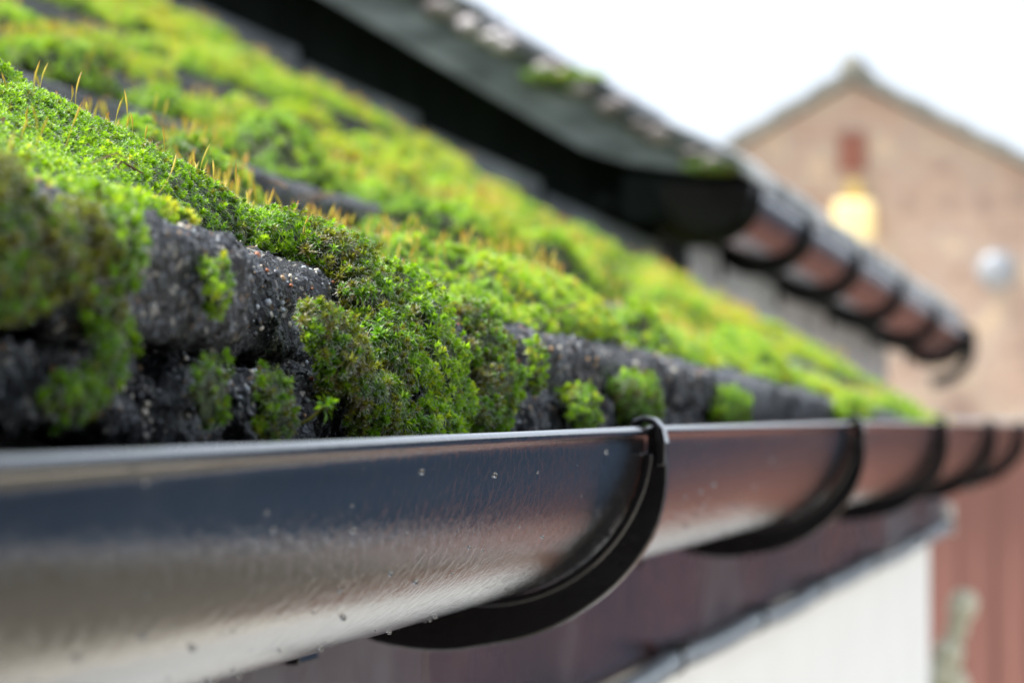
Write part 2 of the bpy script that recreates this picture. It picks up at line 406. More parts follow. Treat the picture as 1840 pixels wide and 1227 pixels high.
# deck beneath the tiles, back slope, walls, fascia
d = MB()
xs = [0.0, 0.9, 1.2, 1.7, 2.6, 4.4, X_END]
def deck_row(X): 
    return [(X, Y0 + 0.02, float(z0(X)) - 0.046), (X, 2.1, float(roof_line(X, 2.1)) - 0.06), (X, 2.1, float(roof_line(X, 2.1)) - 0.09), (X, Y0 + 0.02, float(z0(X)) - 0.056)]
for i in range(len(xs) - 1):
    d.add(deck_row(xs[i]) + deck_row(xs[i + 1]), [(0, 1, 5, 4), (1, 2, 6, 5), (2, 3, 7, 6), (3, 0, 4, 7)])
d.add(deck_row(xs[-1]), [(0, 1, 2, 3)])
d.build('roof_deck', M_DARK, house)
b = MB(); b.prism([(2.1, 1.02), (3.9, 0.05), (3.9, 0.01), (2.1, 0.95)], 0.0, X_END); b.build('back_slope', M_TILE, house)
b = MB(); b.tube([(0.0, 2.1, 1.03), (2.5, 2.1, 1.03), (X_END, 2.1, 1.03)], 0.07, 16); b.build('ridge_tile', M_TILE, house, True)
b = MB(); b.box(-0.02, 5.62, 0.318, 3.8, -CAM_H + 0.003, -0.10); b.build('wall', M_WHITE, house)
b = MB()
for xa, xb in ((-0.02, 1.655), (1.659, 5.60)): b.box(xa, xb, 0.296, 0.316, -0.142, 0.006)
fo = b.build('fascia', M_FASC, house, bevel=0.002); fo['label'] = 'wet oxblood painted fascia board'
b = MB(); b.box(5.603, 5.622, 0.285, 0.46, -0.155, -0.115); b.build('board_end', M_WHITE, house, bevel=0.004)
# dark filling between fascia top and the tiles
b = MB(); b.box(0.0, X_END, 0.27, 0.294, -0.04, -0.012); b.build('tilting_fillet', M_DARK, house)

# cable pinned beneath the fascia
cable = empty('fascia_cable', 'thin grey cable sagging between clips along the bottom of the oxblood fascia', 'cable')
clips = [1.55, 2.02, 2.44, 2.94, 3.45, 4.1, 4.85, 5.5]
pts = []
for i in range(len(clips) - 1):
    for u in np.linspace(0, 1, 10, endpoint=False):
        pts.append((clips[i] + (clips[i + 1] - clips[i]) * u, 0.289, -0.143 - 0.004 * 4 * u * (1 - u) * (1 if i % 2 else 0.6)))
pts.append((5.5, 0.289, -0.143))
b = MB(); b.tube(pts, 0.0075, 12); b.build('cable', M_TRIM, cable, True)
for c in clips:
    b = MB(); b.tube([(c - .004, 0.289, -.1428), (c + .004, 0.289, -.1428)], 0.0095, 12); b.tube([(c, 0.293, -0.134), (c, 0.278, -0.134)], 0.0028, 8)
    b.build('clip', M_CLIP, cable, bevel=0.001)

# ------------------------------------------------------------------ the gutter
R = 0.054; YC = 0.228
def zlip(X): return np.interp(X, [0, .62, 1, 1.43, 2.36, 3.5, 5, 5.7], [-.0098, -.0092, -.0077, -.0064, -.0056, -.0074, -.0105, -.0125])
def gutter_mesh(xa, xb, n, f=None):
    mb = MB(); xs = np.linspace(xa, xb, n)
    prof = [(-R - .0012, .0006), (-R - .0022, .0022), (-R - .0008, .0036), (-R + .0014, .0034), (-R + .0026, .0012), (-R + .0024, -.001)]
    prof = [(YC + a, z) for a, z in prof]
    A = np.linspace(0, math.pi, 56)
    inner = [(YC - (R - .0024) * math.cos(t), -(R - .0024) * math.sin(t)) for t in A][1:]
    outer = [(YC - R * math.cos(t), -R * math.sin(t)) for t in A][::-1]
    pr = np.array(prof + inner + outer); m = len(pr)
    P = np.zeros((n, m + 1, 3)); P[..., 0] = xs[:, None]
    pc = np.vstack([pr, pr[:1]])
    P[..., 1] = pc[None, :, 0]; P[..., 2] = pc[None, :, 1] + zlip(xs)[:, None]
    if f is not None: P = f(P)
    mb.grid(P, 0, False)
    for e, fl in ((0, False), (n - 1, True)):
        idx = list(range(m)); mb.add(P[e, :m], [idx if not fl else idx[::-1]])
    return mb
gutter = empty('roof_gutter', 'glossy black half-round gutter running along the mossy eaves across the foreground', 'gutter')
gutter_mesh(0.25, 5.72, 120).build('trough', M_GUT, gutter, True)
def bracket_mesh(mirror=1):
    mb = MB()
    # web: crescent profile from the lip under the trough to the fascia
    inner, outer = [], []
    for t in np.linspace(-0.06, math.pi * 0.93, 40):
        inner.append((YC - (R + .0004) * math.cos(t), -(R + .0004) * math.sin(t)))
        dg = math.degrees(t)
        ro = np.interp(dg, [-5, 10, 30, 60, 90, 120, 167], [.0585, .0620, .0655, .0670, .0705, .0800, .090])
        outer.append((min(YC - ro * math.cos(t), 0.2945), max(-ro * math.sin(t), -0.0775)))
    n = len(inner)
    for (xa, xb, sc) in ((-.0035, .0035, 1.0),):
        v = [(xa,) + p for p in inner] + [(xa,) + p for p in outer] + [(xb,) + p for p in inner] + [(xb,) + p for p in outer]
        f = []
        for i in range(n - 1):
            f += [(i, i + 1, n + i + 1, n + i), (2 * n + i, 3 * n + i, 3 * n + i + 1, 2 * n + i + 1),
                  (i, 2 * n + i, 2 * n + i + 1, i + 1), (n + i, n + i + 1, 3 * n + i + 1, 3 * n + i)]
        f += [(0, n, 3 * n, 2 * n), (n - 1, 3 * n - 1, 4 * n - 1, 2 * n - 1)]
        mb.add(v, f)
    # strap: wide thin cradle that hugs the trough
    A = np.linspace(0.10, math.pi * 0.9, 40)
    for xa, xb in ((-.012, .012),):
        ri, ro = R + .0004, R + .0034
        v = []
        for x in (xa, xb):
            v += [(x, YC - ri * math.cos(t), -ri * math.sin(t)) for t in A] + [(x, YC - ro * math.cos(t), -ro * math.sin(t)) for t in A]
        n = len(A); f = []
        for i in range(n - 1):
            f += [(i, i + 1, n + i + 1, n + i), (2 * n + i, 3 * n + i, 3 * n + i + 1, 2 * n + i + 1),
                  (i, 2 * n + i, 2 * n + i + 1, i + 1), (n + i, n + i + 1, 3 * n + i + 1, 3 * n + i)]
        f += [(0, n, 3 * n, 2 * n), (n - 1, 3 * n - 1, 4 * n - 1, 2 * n - 1)]
        mb.add(v, f)
    # clip curling over the lip
    c = [(a_ + .002, z_) for a_, z_ in [(-.0625, -.010), (-.0628, -.002), (-.0618, .0030), (-.0590, .0062), (-.0555, .0072), (-.0518, .0060), (-.0500, .0030), (-.0503, -.002),
         (-.0520, -.002), (-.0522, .0022), (-.0540, .0046), (-.0572, .0046), (-.0592, .0024), (-.0596, -.002), (-.0592, -.010)]]
    mb.prism([(YC + a, z) for a, z in c], -.0058, .0058)
    # fascia plate
    mb.box(-.016, .016, .2905, .2955, -.0772, -.008)
    return mb
bk0 = None
for i, bx in enumerate((1.400, 2.33, 3.22, 4.12, 5.0)):
    if bk0 is None:
        bk0 = bracket_mesh().build('bracket', M_BRK, gutter, True, bevel=0.0008); o = bk0
        for p in bk0.data.polygons: p.use_smooth = False
    else:
        o = bk0.copy(); COL.objects.link(o); o.parent = gutter
    o.location = W((bx, 0, float(zlip(bx)))) - np.array([0, 0, CAM_H])
for o in [bk0]: o['label'] = 'nearest gutter bracket, a thick black crescent under the trough'

# beads of water and specks standing on the outside of the trough
wm, wt, wb = mat('water_bead'); wb.inputs['Transmission Weight'].default_value = 1; wb.inputs['Roughness'].default_value = 0; wb.inputs['IOR'].default_value = 1.33
nd_ = 160; dx = RNG.uniform(.62, 2.2, nd_); da = RNG.uniform(.02, 1.35, nd_) ** 1.0; dr = .0002 + .0007 * RNG.random(nd_) ** 3
dn = np.stack([0 * dx, -np.cos(da), -np.sin(da)], -1); dp = np.stack([dx, YC - R * np.cos(da), -R * np.sin(da) + zlip(dx)], -1)
DV = dp[:, None] + vi[None] * (dr[:, None, None] * np.array([1, 1, 1.15]))
tag(np_mesh('water_beads', DV, (fi[None] + 12 * np.arange(nd_)[:, None, None]).reshape(-1, 3), [wm]), kind='stuff')

# leaf litter lying in the gutter and stuck on the rim
lit = MB()
for i in range(60):
    x = RNG.uniform(0.5, 4.8); y = YC + RNG.uniform(-.018, .018); zb = -math.sqrt(max(.0516 ** 2 - (y - YC) ** 2, 0)) + float(zlip(x)) + .008
    a = RNG.uniform(0, 6.28); l = RNG.uniform(.006, .02); w = l * .35
    ca, sa = math.cos(a), math.sin(a)
    l = min(l, .008); w = l * .35; P = [(x - l * ca, y - l * sa * .6, zb), (x - w * sa, y + w * ca * .6, zb + .003), (x + l * ca, y + l * sa * .6, zb + .001), (x + w * sa, y - w * ca * .6, zb + .002)]
    lit.add(P, [(0, 1, 2, 3)])
for i in range(90):
    x = .85 + 3.2 * RNG.random(); y = RNG.uniform(.225, max(.26, min(.3 * x, 1.2))); zb = float(tile_top(x, y)) + .011
    a = RNG.uniform(0, 6.28); l = RNG.uniform(.002, .007) * max(1, x / 1.3); ca, sa = l * math.cos(a), l * math.sin(a)
    lit.tube([(x - ca, y - sa, zb), (x, y, zb + .002), (x + ca * .6 - sa * .3, y + sa * .6 + ca * .3, zb + .0028), (x + ca, y + sa, zb + RNG.uniform(-.001, .004))], [.0002 * x, .0003 * x, .00025 * x, .0001], 5)
tag(lit.build('leaf_litter', simple('brown_leaf', [(0.3, (0.06, 0.03, 0.012)), (0.7, (0.16, 0.09, 0.03))], 60, 0.7, 0.2)), kind='stuff')

# ================================================================== MOSS
def rosette(seed, nleaf=17, length=1.0, spread=1.0, hair=0.35, narrow=1.0):
    """unit moss shoot: leaves in a spiral, bending outwards; returns V (n,3) local, tris, material index"""
    r = np.random.default_rng(seed); V = []; F = []; MI = []
    for i in range(nleaf):
        u = i / (nleaf - 1)                              # 0 = outermost/lowest
        az = i * 2.39996 + r.uniform(-.2, .2)
        l = length * (1.05 - 0.5 * u) * r.uniform(.85, 1.15)
        e0 = math.radians(18 + 55 * u + r.uniform(-8, 8)) # elevation at the base
        e1 = e0 - math.radians((38 - 20 * u) * spread)
        w = 0.17 * narrow * r.uniform(.85, 1.15)
        h0 = -0.35 + 0.5 * u
        out = np.array([math.cos(az), math.sin(az), 0]); side = np.array([-math.sin(az), math.cos(az), 0])
        p = np.array([0, 0, h0]); n0 = len(V)
        ts = [0, .3, .65, 1.0]; ws = [.55, 1.0, .8, .0]; prev = 0
        for tt, ww in zip(ts, ws):
            e = e0 + (e1 - e0) * tt; step = (tt - prev) * l; prev = tt
            p = p + step * (out * math.cos(e) + np.array([0, 0, math.sin(e)]))
            if ww > 0:
                V.append(p - side * w * ww + np.array([0, 0, .05])); V.append(p + side * w * ww + np.array([0, 0, .05]))
            else: V.append(p.copy())
        a = n0
        F += [(a, a + 1, a + 3), (a, a + 3, a + 2), (a + 2, a + 3, a + 5), (a + 2, a + 5, a + 4), (a + 4, a + 5, a + 6)]; MI += [0] * 5
        if hair > 0:
            e = e1; q = p + hair * l * (out * math.cos(e) + np.array([0, 0, math.sin(e) * r.uniform(.6, 1.5)]))
            b_ = len(V); V += [p - side * .015 - out * .05, p + side * .015 - out * .05, q]; F.append((b_, b_ + 1, b_ + 2)); MI.append(1)
    return np.array(V), np.array(F), np.array(MI)
VARS = [rosette(1, 18, 1.0, 1.0, .34), rosette(2, 16, 1.05, 1.25, .42, .85), rosette(3, 20, .85, .7, .25, 1.1), rosette(4, 14, 1.2, 1.5, .5, .75)]
def frames(nrm, n):
    t = RNG.normal(size=(n, 3)); u = np.cross(t, nrm); u /= np.linalg.norm(u, axis=1)[:, None]; w = np.cross(nrm, u)
    return u, w
def bake(P, Nn, S, T, variant):
    """real copies of the shoots, as one mesh"""
    Vs, Fs, Ms, Ts = [], [], [], []; base = 0
    for vi_ in range(len(VARS)):
        k = np.nonzero(variant == vi_)[0]
        if not len(k): continue
        v, f, m = VARS[vi_]; u, w = frames(Nn[k], len(k))
        X = P[k][:, None] + S[k][:, None, None] * (v[None, :, 0:1] * u[:, None] + v[None, :, 1:2] * w[:, None] + v[None, :, 2:3] * Nn[k][:, None])
        Vs.append(X.reshape(-1, 3)); Fs.append((f[None] + len(v) * np.arange(len(k))[:, None, None]).reshape(-1, 3) + base)
        Ms.append(np.tile(m, len(k))); Ts.append(np.repeat(T[k], len(v))); base += len(v) * len(k)
    return np.concatenate(Vs), np.concatenate(Fs), np.concatenate(Ms), np.concatenate(Ts)

# ---- the carpet: thickness of moss over the tiles
def moss_t(X, y):
    k = np.maximum(np.floor((y - Y0) / GAUGE + 1e-9), 0); f = (y - Y0 - k * GAUGE) / GAUGE
    A = n2(X + k * 7.1, y + k * .4, .21, .13, 3, 3)
    B = n2(X + k * 3.3, y, .055, .035, 3, 8)
    edge = .09 + .34 * n2(X + k * 5, y * 0, .10, 1, 3, 12) ** 2
    edge = np.where((k == 0) & (X > .84) & (X < 1.13), edge + .22 - .16 * sstep(1.06, 1.12, X), edge)
    prof = np.clip(np.sin(np.pi * np.clip((f - edge) / (1.02 - edge), 0, 1) ** .62), 0, 1) ** .9
    D = n2(X + k * 9.7, y + k * .8, .12, .10, 2, 17)
    amp = sstep(.47, .585, A + .45 * (B - .5))
    lump = .30 + 1.1 * B + .8 * sstep(.40, .68, D)
    th = .0165 * amp * prof * lump * (1 - .30 * sstep(2.2, 3.6, X)) * (1 - .35 * sstep(4.0, 4.8, X))
    th = th * np.where(k == 0, .9, 1.15)
    nz = sstep(1.55, 1.32, X) * (k == 0)
    e2 = np.where((X > .84) & (X < 1.13), .32 - .20 * sstep(1.07, 1.13, X), .10) + .25 * (B - .5)
    th2 = (.004 + .0125 * sstep(.15, .95, f)) * (.75 + .5 * B) * np.sqrt(np.clip((f - e2) / .12, 0, 1))
    th = th * (1 - nz) + nz * th2
    n1 = sstep(1.50, 1.25, X) * (k == 1)
    th = th * (1 - n1) + n1 * (.006 + .006 * B + .003 * np.sin(np.pi * f)) * sstep(.25, .45, A + .3)
    # the long sharp ridge of moss that climbs the slope from the nearest bare tile
    rd = np.exp(-((X - (1.075 + .55 * (y - .24))) / .055) ** 2) * sstep(.375, .32, y) * np.clip((f - e2) / .15, 0, 1) ** np.where(k == 0, .5, 0)
    dip = np.exp(-((X - (1.27 + .5 * (y - .24))) / .06) ** 2) * (k >= 1) * (y < .5)
    th = th * (1 - .75 * dip) + .010 * rd
    return np.maximum(th - .0008, 0)
def moss_z(X, y): return tile_top(X, y) + moss_t(X, y)
gx = np.exp(np.arange(math.log(0.30), math.log(X_END), 0.0034)); gy = np.arange(Y0 - .002, 1.36, .0042)
GX, GY = np.meshgrid(gx, gy, indexing='ij'); TH = moss_t(GX, GY)
seen = (GY < .31 * GX + .22)
Pb = np.stack([GX, GY, tile_top(GX, GY) + TH - .0016 * np.clip(GX, .6, 3)], -1)
keep = (TH > .0006) & seen
I = np.arange(GX.size).reshape(GX.shape)
q = keep[:-1, :-1] & keep[1:, :-1] & keep[1:, 1:] & keep[:-1, 1:]
quads = np.stack([I[:-1, :-1][q], I[:-1, 1:][q], I[1:, 1:][q], I[1:, :-1][q]], -1)
tris = np.concatenate([quads[:, [0, 2, 1]], quads[:, [0, 3, 2]]])
used = np.unique(tris); remap = -np.ones(GX.size, int); remap[used] = np.arange(len(used))
bedV = Pb.reshape(-1, 3)[used]; bedF = remap[tris]
# shoots
def scatter_carpet():
    out = []
    edges = np.exp(np.linspace(math.log(.42), math.log(X_END - .01), 60))
    for a, b_ in zip(edges[:-1], edges[1:]):
        xm = (a + b_) / 2; sp = .0021 * max(1.0, xm / 1.2) ** 1.0 * (1 if xm > .8 else 1.0)
        y1 = min(1.35, .31 * xm + .22)
        n = int((b_ - a) * (y1 - Y0) / sp ** 2 * 0.92)
        X = RNG.uniform(a, b_, n); y = RNG.uniform(Y0 - .002, y1, n)
        th = moss_t(X, y); ok = th > .0007 + .0012 * RNG.random(n)
        X, y, th = X[ok], y[ok], th[ok]
        out.append(np.stack([X, y, th, np.full(len(X), .00205 * max(1.0, xm / 1.2))], -1))
    return np.concatenate(out)
C = scatter_carpet(); X, y, th, sc = C.T
e = .0025
dzx = (moss_z(X + e, y) - moss_z(X - e, y)) / (2 * e); dzy = (moss_z(X, y + e) - moss_z(X, y - e)) / (2 * e)
nr = np.stack([-np.clip(dzx, -1.6, 1.6), -np.clip(dzy, -1.8, 1.8), np.ones_like(X)], -1) * .8 + np.array([0, -.05, .25]) + RNG.normal(size=(len(X), 3)) * .22
nr /= np.linalg.norm(nr, axis=1)[:, None]
P = np.stack([X, y, tile_top(X, y) + th + sc * (.1 + .35 * RNG.normal(size=len(X)).clip(-1, 1))], -1)
sc = sc * RNG.uniform(.7, 1.25, len(X))
tint = .64 + .75 * (n2(X, y, .16, .09, 3, 21) - .5) + .55 * (n2(X, y, .03, .03, 2, 22) - .5) + RNG.normal(size=len(X)) * .12 + .10 * sstep(1.2, 3, X)
tint = np.where(RNG.random(len(X)) < .05, tint * .35, tint).clip(0.02, 1)
print('carpet shoots', len(X), 'bed tris', len(bedF))
def eulers(nrm):
    """euler XYZ (world axes) taking local z to the normal with a random spin"""
    n = len(nrm); u, w = frames(nrm, n)
    def cv(a): return np.stack([-a[:, 1], a[:, 0], a[:, 2]], -1)
    U, Wv, Nn = cv(u), cv(w), cv(nrm)
    # matrix columns U, Wv, Nn
    sy = np.clip(-U[:, 2], -1, 1)
    return np.stack([np.arctan2(Wv[:, 2], Nn[:, 2]), np.arcsin(sy), np.arctan2(U[:, 1], U[:, 0])], -1)
def shoot_objects():
    objs = []
    for i, (v, f, m) in enumerate(VARS):
        me = bpy.data.meshes.new('moss_shoot'); q_ = v.copy(); q_ = np.stack([v[:, 0], v[:, 1], v[:, 2]], -1)
        me.from_pydata(q_.tolist(), [], f.tolist()); me.materials.append(M_LEAF); me.materials.append(M_HAIR)
        me.polygons.foreach_set('material_index', m.astype(np.int32)); me.update()
        objs.append(bpy.data.objects.new('moss_shoot', me))
    return objs
SHOOTS = shoot_objects()
def scatter_object(name, bv, bf, P, nr, sc, tint):
    nb = len(bv); V = W(np.concatenate([bv, P]))
    me = bpy.data.meshes.new(name); n = len(bf)
    me.vertices.add(len(V)); me.vertices.foreach_set('co', V.ravel())
    me.loops.add(n * 3); me.loops.foreach_set('vertex_index', bf.ravel().astype(np.int32))
    me.polygons.add(n); me.polygons.foreach_set('loop_start', np.arange(0, n * 3, 3, dtype=np.int32)); me.polygons.foreach_set('loop_total', np.full(n, 3, dtype=np.int32))
    me.polygons.foreach_set('use_smooth', np.ones(n, bool)); me.update(calc_edges=True)
    z = np.zeros(nb, np.float32)
    def attr(nm, ty, data, key='value'):
        a = me.attributes.new(nm, ty, 'POINT'); a.data.foreach_set(key, data)
    attr('is_shoot', 'BOOLEAN', np.concatenate([np.zeros(nb, bool), np.ones(len(P), bool)]))
    attr('scl', 'FLOAT', np.concatenate([z, sc]).astype(np.float32))
    attr('tn', 'FLOAT', np.concatenate([z, tint]).astype(np.float32))
    attr('vr', 'INT', np.concatenate([z, RNG.integers(0, len(SHOOTS), len(P))]).astype(np.int32))
    attr('rot', 'FLOAT_VECTOR', np.concatenate([np.zeros((nb, 3)), eulers(nr)]).astype(np.float32).ravel(), 'vector')
    o = link(name, me, [M_BED])
    ng_ = bpy.data.node_groups.new('moss_scatter', 'GeometryNodeTree')
    ng_.interface.new_socket('Geometry', in_out='INPUT', socket_type='NodeSocketGeometry'); ng_.interface.new_socket('Geometry', in_out='OUTPUT', socket_type='NodeSocketGeometry')
    nd, lk = ng_.nodes, ng_.links
    gi = nd.new('NodeGroupInput'); go_ = nd.new('NodeGroupOutput')
    iop = nd.new('GeometryNodeInstanceOnPoints'); jn = nd.new('GeometryNodeJoinGeometry'); jv = nd.new('GeometryNodeJoinGeometry')
    for so in reversed(SHOOTS):
        oi = nd.new('GeometryNodeObjectInfo'); oi.inputs['Object'].default_value = so; oi.inputs['As Instance'].default_value = True
        lk.new(oi.outputs['Geometry'], jv.inputs[0])
    def na(nm, ty):
        a = nd.new('GeometryNodeInputNamedAttribute'); a.data_type = ty; a.inputs['Name'].default_value = nm; return a.outputs['Attribute']
    lk.new(gi.outputs[0], iop.inputs['Points']); lk.new(na('is_shoot', 'BOOLEAN'), iop.inputs['Selection'])
    lk.new(jv.outputs[0], iop.inputs['Instance']); iop.inputs['Pick Instance'].default_value = True
    lk.new(na('vr', 'INT'), iop.inputs['Instance Index']); lk.new(na('rot', 'FLOAT_VECTOR'), iop.inputs['Rotation']); lk.new(na('scl', 'FLOAT'), iop.inputs['Scale'])
    st_ = nd.new('GeometryNodeStoreNamedAttribute'); st_.data_type = 'FLOAT'; st_.domain = 'INSTANCE'; st_.inputs['Name'].default_value = 'tint'
    lk.new(iop.outputs[0], st_.inputs['Geometry']); lk.new(na('tn', 'FLOAT'), st_.inputs['Value'])
    lk.new(st_.outputs[0], jn.inputs[0]); lk.new(gi.outputs[0], jn.inputs[0]); lk.new(jn.outputs[0], go_.inputs[0])
    md = o.modifiers.new('scatter', 'NODES'); md.node_group = ng_
    return o
tag(scatter_object('moss', bedV, bedF, P, nr, sc, tint), kind='stuff')

# ---- cushions at the eaves, each a thing of its own; front ones tinted darker to carry shade
def cushion_chain(label, blobs, size=.0021, tn=.45, dens=1.0, seed=0, lumps=.25, group='moss cushions along the eave tiles'):
    r = np.random.default_rng(300 + seed); PP, NN_, BV, BT, nb = [], [], [], [], 0
    B = [(np.array(c), np.array(q)) for c, q in blobs]
    for bi, (c, rad) in enumerate(B):
        def surf(d):
            k = 1 + lumps * (fbm(d * 1.7 + seed * 9.1 + bi * 3.3, 3, 31) - .5) * 2 + .16 * (fbm(d * 5 + bi, 2, 33) - .5) * 2
            return c + d * rad * k[..., None]
        area = 4 * math.pi * (((rad[0] * rad[1]) ** 1.6 + (rad[0] * rad[2]) ** 1.6 + (rad[1] * rad[2]) ** 1.6) / 3) ** (1 / 1.6)
        n = max(10, int(area / size ** 2 * .85 * dens)); d = r.normal(size=(n, 3)); d /= np.linalg.norm(d, axis=1)[:, None]
        p = surf(d); nn_ = d / rad; nn_ /= np.linalg.norm(nn_, axis=1)[:, None]
        ok = (nn_[:, 1] < .55) | (nn_[:, 2] > .35)
        for bj, (c2, r2) in enumerate(B):
            if bj != bi: ok &= np.linalg.norm((p - c2) / r2, axis=1) > .86
        PP.append(p[ok]); NN_.append(nn_[ok])
        U, Vv = np.meshgrid(np.linspace(0, math.pi, 14), np.linspace(0, 2 * math.pi, 25), indexing='ij')
        D = np.stack([np.sin(U) * np.cos(Vv), np.sin(U) * np.sin(Vv), np.cos(U)], -1)
        body = surf(D); body = c + (body - c) * (1 - min(.3, .9 * size / min(rad)))
        g_ = MB(); g_.grid(body, 0, True); BV.append(np.concatenate(g_.v)); BT += [(q[0] + nb, q[1] + nb, q[2] + nb) for q in g_.f] + [(q[0] + nb, q[2] + nb, q[3] + nb) for q in g_.f]; nb += len(BV[-1])
    P_ = np.concatenate(PP); N_ = np.concatenate(NN_); n = len(P_)
    N_ = N_ + np.array([0, -.05, .22]) + r.normal(size=(n, 3)) * .25; N_ /= np.linalg.norm(N_, axis=1)[:, None]
    S = size * r.uniform(.7, 1.35, n); P_ = P_ + N_ * (S * r.normal(size=n).clip(-1.2, 1.8) * .4)[:, None]
    T = tn + .75 * (fbm(P_ * 60 + seed, 3, 41) - .5) + r.normal(size=n) * .13
    T = np.where(r.random(n) < .08, T * .3, T).clip(.02, 1)
    Vb, Fb, Mb, Tb = bake(P_, N_, S, T, r.integers(0, len(VARS), n))
    bv = np.concatenate(BV)
    o = np_mesh('moss_cushion', np.concatenate([bv, Vb]), np.concatenate([np.array(BT), Fb + len(bv)]), [M_LEAF, M_HAIR, M_BED],
                tint=np.concatenate([np.zeros(len(bv)), Tb]), mi=np.concatenate([np.full(len(BT), 2), Mb]), smooth=False)
    return tag(o, label, 'moss', group)
def cushion(label, c, rad, size=.0021, tn=.45, dens=1.0, seed=0, droop=0.0, lumps=.28, group='moss cushions along the eave tiles', setae=0):
    r = np.random.default_rng(100 + seed); c = np.array(c); rad = np.array(rad)
    area = 4 * math.pi * (((rad[0] * rad[1]) ** 1.6 + (rad[0] * rad[2]) ** 1.6 + (rad[1] * rad[2]) ** 1.6) / 3) ** (1 / 1.6)
    n = max(14, int(area / (size * .98) ** 2 * .85 * dens))
    d = r.normal(size=(n, 3)); d /= np.linalg.norm(d, axis=1)[:, None]
    def surf(d):
        k = 1 + lumps * (fbm(d * 1.7 + seed * 9.1, 3, 31) - .5) * 2 + .16 * (fbm(d * 5 + seed, 2, 33) - .5) * 2
        p = c + d * rad * k[..., None]
        p[..., 1] += droop * np.clip(c[2] - p[..., 2], -1, 1)
        return p
    # body
    u = np.linspace(0, math.pi, 18); v = np.linspace(0, 2 * math.pi, 33)
    U, Vv = np.meshgrid(u, v, indexing='ij'); D = np.stack([np.sin(U) * np.cos(Vv), np.sin(U) * np.sin(Vv), np.cos(U)], -1)
    body = surf(D); cc = c + 0 * body
    body = cc + (body - cc) * (1 - min(.25, .9 * size / min(rad)))
    root = MB(); root.grid(body, 0, True)
    P_ = surf(d); N_ = d / rad; N_ /= np.linalg.norm(N_, axis=1)[:, None]
    ok = (N_[:, 1] < .55) | (N_[:, 2] > .35)
    P_, N_ = P_[ok], N_[ok]; n = len(P_)
    N_ = N_ + np.array([0, -.05, .22]) + r.normal(size=(n, 3)) * .25; N_ /= np.linalg.norm(N_, axis=1)[:, None]
    S = size * r.uniform(.7, 1.3, n); P_ = P_ + N_ * (S * r.normal(size=n).clip(-1.2, 1.5) * .35)[:, None]
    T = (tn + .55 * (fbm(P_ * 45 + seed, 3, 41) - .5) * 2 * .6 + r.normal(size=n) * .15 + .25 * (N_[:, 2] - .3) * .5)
    T = np.where(r.random(n) < .08, T * .3, T).clip(.02, 1)
    Vb, Fb, Mb, Tb = bake(P_, N_, S, T, r.integers(0, len(VARS), n))
    bv = np.concatenate(root.v); bt = np.array([(q[0], q[1], q[2]) for q in root.f] + [(q[0], q[2], q[3]) for q in root.f])
    o = np_mesh('moss_cushion', np.concatenate([bv, Vb]), np.concatenate([bt, Fb + len(bv)]), [M_LEAF, M_HAIR, M_BED],
                tint=np.concatenate([np.zeros(len(bv)), Tb]), mi=np.concatenate([np.full(len(bt), 2), Mb]), smooth=False)
    tag(o, label, 'moss', group)
    return o
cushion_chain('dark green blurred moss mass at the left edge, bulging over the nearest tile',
    [((.745, .215, .040), (.026, .005, .007)), ((.745, .212, .034), (.028, .005, .009)), ((.768, .210, .030), (.020, .0045, .007)), ((.735, .210, .024), (.022, .004, .006)), ((.790, .210, .035), (.016, .0045, .0065))], .0024, .12, seed=1, lumps=.35)  # low tint puts part of this front's shade into the leaf colour
cushion('blurred yellow-green moss tuft on the tile face just right of the dark left mass', (.812, .207, .034), (.012, .0035, .008), .0023, .50, dens=.9, seed=2)
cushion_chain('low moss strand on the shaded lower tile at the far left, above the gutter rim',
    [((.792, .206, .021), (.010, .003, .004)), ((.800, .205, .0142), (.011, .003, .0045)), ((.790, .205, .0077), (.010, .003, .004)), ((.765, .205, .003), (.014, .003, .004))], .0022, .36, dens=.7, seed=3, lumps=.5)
cushion_chain('big sharp olive-green moss cushion spilling over the eave in the middle',
    [((1.13, .228, .0425), (.026, .010, .008)), ((1.12, .217, .031), (.022, .0085, .010)), ((1.105, .208, .0165), (.026, .0085, .011)), ((1.04, .209, .0155), (.022, .007, .010)), ((1.03, .211, .0225), (.016, .0055, .006)), ((1.07, .206, .004), (.026, .0065, .008))], .0023, .27, dens=.9, seed=5)  # tint lowered so the eave front reads as shaded
cushion_chain('rounded silvery moss crest with dark shaded edge above the gritty bare tile',
    [((1.11, .252, .0485), (.028, .009, .0065)), ((1.125, .241, .0485), (.030, .009, .0075)), ((1.15, .236, .046), (.028, .009, .008)), ((1.10, .266, .053), (.035, .010, .007))], .0021, .46, dens=.95, seed=6)
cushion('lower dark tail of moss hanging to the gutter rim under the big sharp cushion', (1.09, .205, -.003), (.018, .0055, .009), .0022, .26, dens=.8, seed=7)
cushion_chain('bright green leafy moss drape just right of the big sharp cushion',
    [((1.19, .221, .037), (.026, .008, .007)), ((1.185, .212, .0274), (.022, .007, .009)), ((1.18, .207, .016), (.022, .0065, .009)), ((1.185, .205, .005), (.022, .006, .009)), ((1.16, .205, -.003), (.022, .006, .007))], .0022, .60, dens=.9, seed=8)
cushion_chain('moss drape with orange stalks above it, over the third eave joint',
    [((1.288, .216, .0294), (.028, .007, .007)), ((1.285, .210, .0207), (.028, .006, .008)), ((1.28, .206, .0104), (.026, .006, .0085)), ((1.26, .206, .000), (.022, .0055, .007))], .0023, .36, dens=.9, seed=9)
cushion('thin pale moss strand trailing down a bare tile corner', (1.365, .207, .017), (.010, .003, .009), .0020, .62, dens=.7, seed=10)
cushion('small round moss tuft low on the tiles left of the nearest bracket', (1.455, .205, .002), (.018, .0055, .008), .0022, .56, seed=11, lumps=.6)
